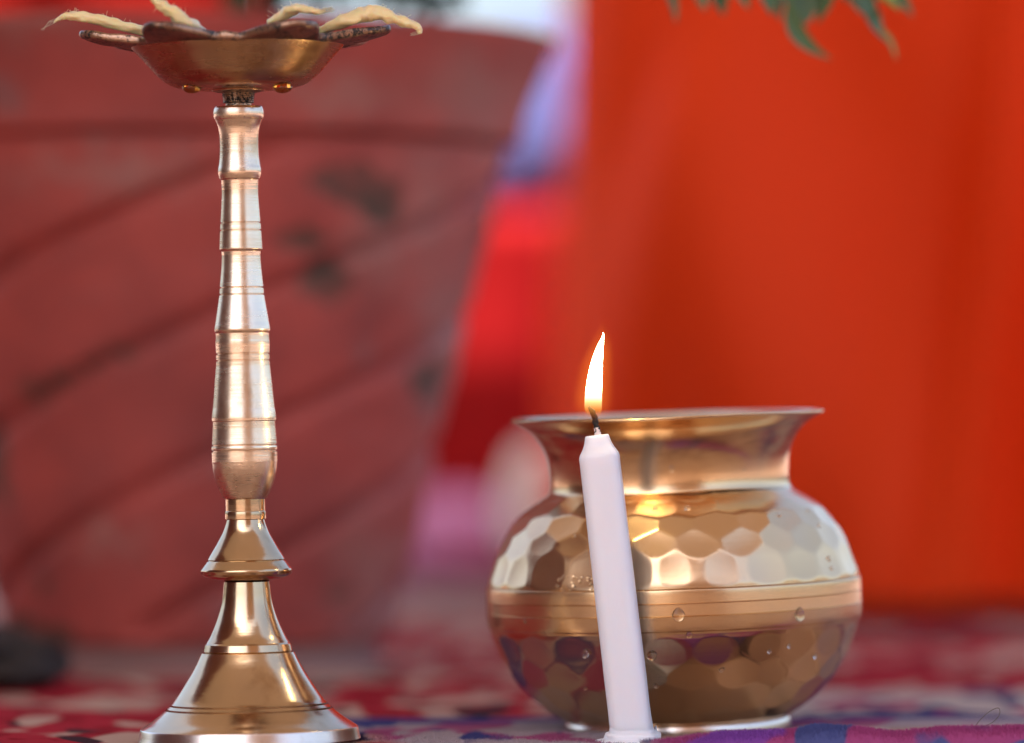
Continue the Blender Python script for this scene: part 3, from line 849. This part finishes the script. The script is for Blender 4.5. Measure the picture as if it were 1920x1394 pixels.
for (b, t, wd, bd, m, dy) in leaves:
    face = Vector((rl.uniform(-.6, .6), -1, rl.uniform(.2, .9)))
    v, f = leaf_mesh(at(*b, BY + dy) - org, at(*t, BY + dy + rl.uniform(-.006, .006)) - org, wd * bs, Vector((bd[0] * bs, 0, -bd[1] * bs)), face)
    link_mesh('leaf', v, f, M[m], branch)
def bt(pts, r0, r1): tube('twig', [at(x, y, BY + d) - org for x, y, d in pts], [r0, r1], M['twig'], branch, 8, 5, .2)
bt([(1560, -60, .0), (1600, -20, 0), (1625, 2, 0), (1640, 14, -.004), (1652, 30, -.006)], 0.0016, 0.0007)
bt([(1620, -5, 0), (1650, -2, 0), (1680, 8, 0)], 0.001, 0.0005)
bt([(1560, -60, 0), (1480, -60, 0), (1380, -85, 0), (1240, -60, 0)], 0.0016, 0.0008)
bt([(1560, -60, 0), (1510, -45, 0), (1488, -8, 0)], 0.0012, 0.0007)
bt([(1560, -60, 0), (1600, -220, .01), (1700, -700, .1), (1900, -2400, .25), (1960, -6900, .3)], 0.0018, 0.006)

sh0 = Vector((qx + 0.03, QY, qz(110)))
shrub = thing('potted_shrub', 'dark bushy shrub growing in the red planter at the top of the picture', 'shrub', sh0)
rl = random.Random(12)
stems = []
for k in range(7):
    a = rl.uniform(0, 2 * PI); e = Vector((0.13 * math.cos(a), 0.10 * math.sin(a), rl.uniform(.14, .26)))
    m = Vector((e.x * .35, e.y * .35, e.z * .55))
    stems.append((m, e)); tube('stem', [Vector((0, 0, -.01)), m, e], [0.004, 0.002], M['twig'], shrub, 8, 5, .2)
V = []; Fc = []
def add_leaf(b, t, w, face):
    v, f = leaf_mesh(b, t, w, Vector((0, 0, .004)), face, .25, 6); o = len(V)
    V.extend(v); Fc.extend([tuple(q + o for q in ff) for ff in f])
for k in range(420):
    m, e = rl.choice(stems); u = rl.uniform(.25, 1.05)
    b = m.lerp(e, u) + Vector((rl.gauss(0, .022), rl.gauss(0, .022), rl.gauss(0, .016)))
    d = Vector((rl.gauss(0, 1), rl.gauss(0, 1), rl.gauss(-.1, .6))).normalized() * rl.uniform(.025, .05)
    add_leaf(b, b + d, rl.uniform(.006, .011), Vector((rl.gauss(0, .4), rl.gauss(0, .4), 1)))
for px, py in ((755, 12), (790, 16), (815, 26), (838, 20), (700, 8), (772, 2), (850, 8), (640, 6), (560, 4), (520, 10), (600, 12), (800, 6), (826, 34)):   # sprays over the rim
    b = at(px - 8, py - 20, 2.84) - sh0
    for j in range(3):
        d = Vector((rl.uniform(-.01, .014), rl.uniform(-.01, .01), rl.uniform(-.012, -.004)))
        add_leaf(b + Vector((rl.gauss(0, .004), rl.gauss(0, .006), rl.gauss(0, .003))), b + d, .006, Vector((rl.gauss(0, .4), -1, 1)))
o = link_mesh('foliage', V, Fc, M['leaf_dark'], shrub); o['kind'] = 'stuff'

# ------------------------------------------------------------------ cloths behind
def drape(name, mat, x0, x1, y0, y1, ztop, label, cat, amp=0.02, freq=9, seed=0, zbot=0.0, flare=0.03, creases=()):
    """a cloth over a low box: top sheet and hanging skirt with soft folds, one closed skin"""
    per = []
    cx, cy = (x0 + x1) / 2, (y0 + y1) / 2; hw, hd = (x1 - x0) / 2, (y1 - y0) / 2
    nseg = 520
    for k in range(nseg):
        a = 2 * PI * k / nseg
        e = 7
        q = (abs(math.cos(a)) ** e + abs(math.sin(a)) ** e) ** (-1 / e)
        per.append((math.cos(a) * q, math.sin(a) * q))
    rows = []
    for i in range(12): rows.append((i / 11 * .999, 0, 0))
    NZ = 36
    v = []; f = []
    def pt(k, i):
        ux, uy = per[k]; a = 2 * PI * k / nseg
        if i < 10:
            t = i / 10
            return (cx + ux * (hw - .01) * t, cy + uy * (hd - .01) * t, ztop + 0.003 * mnoise.noise(Vector((ux * t * 4, uy * t * 4, seed))))
        u = (i - 9) / NZ; z = ztop - .006 - (ztop - zbot) * min(u, 1) + .006 * u
        arc = (ux * hw * 1.0, uy * hd)
        w = min(1, u * 2.2)
        fold = amp * w * (mnoise.noise(Vector((arc[0] * freq + z * 2.6 + seed, arc[1] * freq, z * 1.0))) * 1.3 + .5 * mnoise.noise(Vector((arc[0] * freq * 2.3 + seed, arc[1] * freq * 2.3, z * 3 + 4))))
        k_ = 1 + 0
        X_ = cx + ux * hw
        for (b0, sl, am, wd) in creases: fold += am * w * math.exp(-((X_ - b0 - sl * z) / wd) ** 2) * (1 if uy < 0 else 0)
        lf = min(1.0, max(0.12, (ux + 0.97) / 0.5)); lf = lf if uy < 0 else 1.0
        off = (flare * u * u + fold) * lf
        return (cx + ux * hw + off * (1 if abs(ux) > .999 else ux) , cy + uy * hd + off * (uy if abs(uy) < .999 else math.copysign(1, uy)), z)
    n_r = 10 + NZ
    for i in range(n_r):
        for k in range(nseg): v.append(pt(k, i))
    for i in range(n_r - 1):
        for k in range(nseg):
            k2 = (k + 1) % nseg
            f.append((i * nseg + k, (i + 1) * nseg + k, (i + 1) * nseg + k2, i * nseg + k2))
    o = link_mesh(name, v, f, mat)
    return tag(o, label, cat)
def wx(px, Y): return (px - 960) * Y / F
drape('draped_cloth', M['orange'], wx(1072, 3.6), wx(1072, 3.6) + 0.47, 3.62, 4.12, 0.62, 'bright orange satin cloth draped over a low table, hanging behind the brass pot', 'cloth', 0.034, 5.2, 11, 0.006, flare=.02, creases=((0.291, 0.143, 0.030, 0.013), (0.335, 0.13, -0.02, 0.02), (-0.0245, 0.3, -0.022, 0.018), (0.02, 0.33, 0.016, 0.03), (0.20, 0.25, -0.012, 0.03)))
drape('draped_cloth', M['red'], wx(640, 4.4), wx(1220, 4.4), 4.4, 4.8, 0.318, 'plain red cloth over a low bench in the gap between planter and orange cloth', 'cloth', 0.02, 8, 9, -0.01)
def bundle(name, mat, c, rx, ry, rz, label, cat, seed, pucker=.12):
    v = []; f = []; U, W = 64, 30
    for i in range(W + 1):
        th = PI * i / W
        for k in range(U):
            a = 2 * PI * k / U
            d = Vector((math.sin(th) * math.cos(a), math.sin(th) * math.sin(a), math.cos(th)))
            q = 1 + pucker * (mnoise.noise(d * 2.2 + Vector((seed, 0, 0))) + .5 * mnoise.noise(d * 5 + Vector((0, seed, 0))))
            z = max(d.z, -.62)
            v.append((c.x + d.x * rx * q, c.y + d.y * ry * q, c.z + z * rz * q))
    for i in range(W):
        for k in range(U):
            k2 = (k + 1) % U
            f.append((i * U + k, (i + 1) * U + k, (i + 1) * U + k2, i * U + k2))
    return tag(link_mesh(name, v, f, mat), label, cat)
bundle('cloth_bundle', M['blue'], Vector((wx(1010, 4.6), 4.62, 0.375)), 0.115, 0.12, 0.112, 'lavender blue cloth bundle lying on top of the red covered bench', 'cloth bundle', 2)
bundle('cloth_bundle', M['pink'], Vector((wx(850, 4.15), 4.15, 0.028)), 0.066, 0.07, 0.046, 'low pink cloth bundle on the ground beside the red planter', 'cloth bundle', 5)
bundle('cloth_pouch', M['cream'], Vector((wx(1004, 4.0), 4.02, 0.064)), 0.026, 0.03, 0.052, 'cream cloth pouch on the ground just left of the brass pot', 'pouch', 8)
def curtain(name, mat, x0, x1, Y, z0, z1, label, cat, amp, freq, seed):
    nxs, nz = 160, 24; v = []; f = []
    for side in (0, 1):
        for j in range(nz + 1):
            z = z0 + (z1 - z0) * j / nz
            for i in range(nxs + 1):
                x = x0 + (x1 - x0) * i / nxs
                w = amp * (mnoise.noise(Vector((x * freq, z * .8, seed))) + .4 * mnoise.noise(Vector((x * freq * 2.7, z, seed + 5))))
                v.append((x, Y + w + side * 0.002, z))
    m = (nxs + 1) * (nz + 1)
    for j in range(nz):
        for i in range(nxs):
            a = j * (nxs + 1) + i
            f.append((a, a + 1, a + nxs + 2, a + nxs + 1)); f.append((m + a, m + a + nxs + 1, m + a + nxs + 2, m + a + 1))
    return tag(link_mesh(name, v, f, mat), label, cat)
curtain('curtain', M['curtain'], wx(-900, 4.45), wx(520, 4.45), 4.45, 0.0, 2.1, 'bright red cloth curtain behind the planter, a strip at the top left of the picture', 'curtain', .05, 9, 3)
# low dark lump filling the dark area at the lower left
bundle('lump', M['darklump'], Vector((wx(-60, 2.62), 2.62, 0.012)), 0.048, 0.05, 0.019, 'low dark rough stone at the left foot of the red planter', 'lump', 4, .22)

# ------------------------------------------------------------------ unseen cloths added to shade the place and shape brass reflections
n = N('awning cloth')
n.set(color=n.mix(n.noise(3, (1, 1, 1), 3), (0.19, 0.145, 0.11), (0.16, 0.12, 0.09)), rough=0.9)
tr = n.node('ShaderNodeBsdfTranslucent'); tr.inputs['Color'].default_value = (0.22, 0.17, 0.13, 1)
mx = n.node('ShaderNodeMixShader'); mx.inputs['Fac'].default_value = 0.25
n.link(n.b.outputs[0], mx.inputs[1]); n.link(tr.outputs[0], mx.inputs[2]); n.link(mx.outputs[0], n.out.inputs['Surface'])
v = []; f = []; nu, nv = 40, 40
AX0, AX1, AY0, AY1 = -3.2, 1.7, 0.2, 3.6
for j in range(nv + 1):
    for i in range(nu + 1):
        x = AX0 + (AX1 - AX0) * i / nu; y = AY0 + (AY1 - AY0) * j / nv
        sag = 0.16 * math.sin(PI * i / nu) * math.sin(PI * j / nv)
        v.append((x, y, 2.15 - sag + .02 * mnoise.noise(Vector((x * 2, y * 2, 0)))))
for j in range(nv):
    for i in range(nu):
        a = j * (nu + 1) + i; f.append((a, a + 1, a + nu + 2, a + nu + 1))
unseen_awning = thing('unseen_awning', 'unseen beige cloth added overhead to shade the place and shape the brass reflections', 'unseen_awning', (0, 0, 0))
link_mesh('unseen_roof', v, f, n.m, unseen_awning)
def added_screen(name, p0, p1, z0, z1, mat, amp, seed):
    v = []; f = []; nu, nz = 90, 16
    p0 = Vector((*p0, 0)); p1 = Vector((*p1, 0)); d = p1 - p0; nr = Vector((-d.y, d.x, 0)).normalized()
    for side in (0, 1):
        for j in range(nz + 1):
            z = z0 + (z1 - z0) * j / nz
            for i in range(nu + 1):
                t = i / nu; L_ = t * d.length
                p = p0 + d * t + nr * (amp * mnoise.noise(Vector((L_ * 5, z * .7, seed))) + side * .002)
                v.append((p.x, p.y, z))
    m = (nu + 1) * (nz + 1)
    for j in range(nz):
        for i in range(nu):
            a = j * (nu + 1) + i
            f.append((a, a + 1, a + nu + 2, a + nu + 1)); f.append((m + a, m + a + nu + 1, m + a + nu + 2, m + a + 1))
    return link_mesh(name, v, f, mat, unseen_awning)
M['screenred'] = cloth('dark red side cloth', (0.14, 0.045, 0.03), 0.8)
n = N('tan side cloth')
n.set(color=(0.52, 0.40, 0.28), rough=0.9)
tr = n.node('ShaderNodeBsdfTranslucent'); tr.inputs['Color'].default_value = (0.55, 0.40, 0.25, 1)
mx = n.node('ShaderNodeMixShader'); mx.inputs['Fac'].default_value = 0.4
n.link(n.b.outputs[0], mx.inputs[1]); n.link(tr.outputs[0], mx.inputs[2]); n.link(mx.outputs[0], n.out.inputs['Surface'])
M['screentan'] = n.m
added_screen('added_side_screen', (-2.6, 3.6), (-2.2, 0.55), 0.0, 2.1, M['screenred'], .06, 1)  # added out of view, darkens the left side of the brass reflections
added_screen('added_front_screen', (-0.10, -0.35), (1.5, -0.25), 0.0, 2.1, M['screentan'], .05, 4)  # added behind the camera, puts a golden band in the stem's reflection

# ------------------------------------------------------------------ daylight
world = bpy.data.worlds.new('World'); sc.world = world; world.use_nodes = True
wt = world.node_tree; bg = wt.nodes['Background']
sky = wt.nodes.new('ShaderNodeTexSky'); sky.sky_type = 'NISHITA'; sky.sun_disc = False
SUN_EL, SUN_AZ = 62.0, 220.0     # azimuth clockwise from +Y (behind the viewer, to the left)
sky.sun_elevation = R(SUN_EL); sky.sun_rotation = R(SUN_AZ)
sky.air_density = 0.8; sky.dust_density = 5.0; sky.ozone_density = 1.0
wt.links.new(sky.outputs[0], bg.inputs['Color']); bg.inputs['Strength'].default_value = 0.12
sd = bpy.data.lights.new('sun', 'SUN'); sd.energy = 3.5; sd.angle = R(0.5); sd.color = (1.0, 0.93, 0.84)
sun = bpy.data.objects.new('sun', sd); col.objects.link(sun)
dirv = Vector((math.sin(R(SUN_AZ)) * math.cos(R(SUN_EL)), math.cos(R(SUN_AZ)) * math.cos(R(SUN_EL)), math.sin(R(SUN_EL))))
sun.rotation_euler = dirv.to_track_quat('Z', 'Y').to_euler()
sun.location = dirv * 20

vs = sc.view_settings
vs.view_transform = 'Standard'; vs.look = 'None'; vs.gamma = 1; vs.use_curve_mapping = False
vs.exposure = 2.05
sc.render.engine = 'CYCLES'
sc.cycles.use_denoising = True
sc.cycles.max_bounces = 8; sc.cycles.caustics_reflective = False; sc.cycles.caustics_refractive = False
sc.cycles.sample_clamp_indirect = 6.0
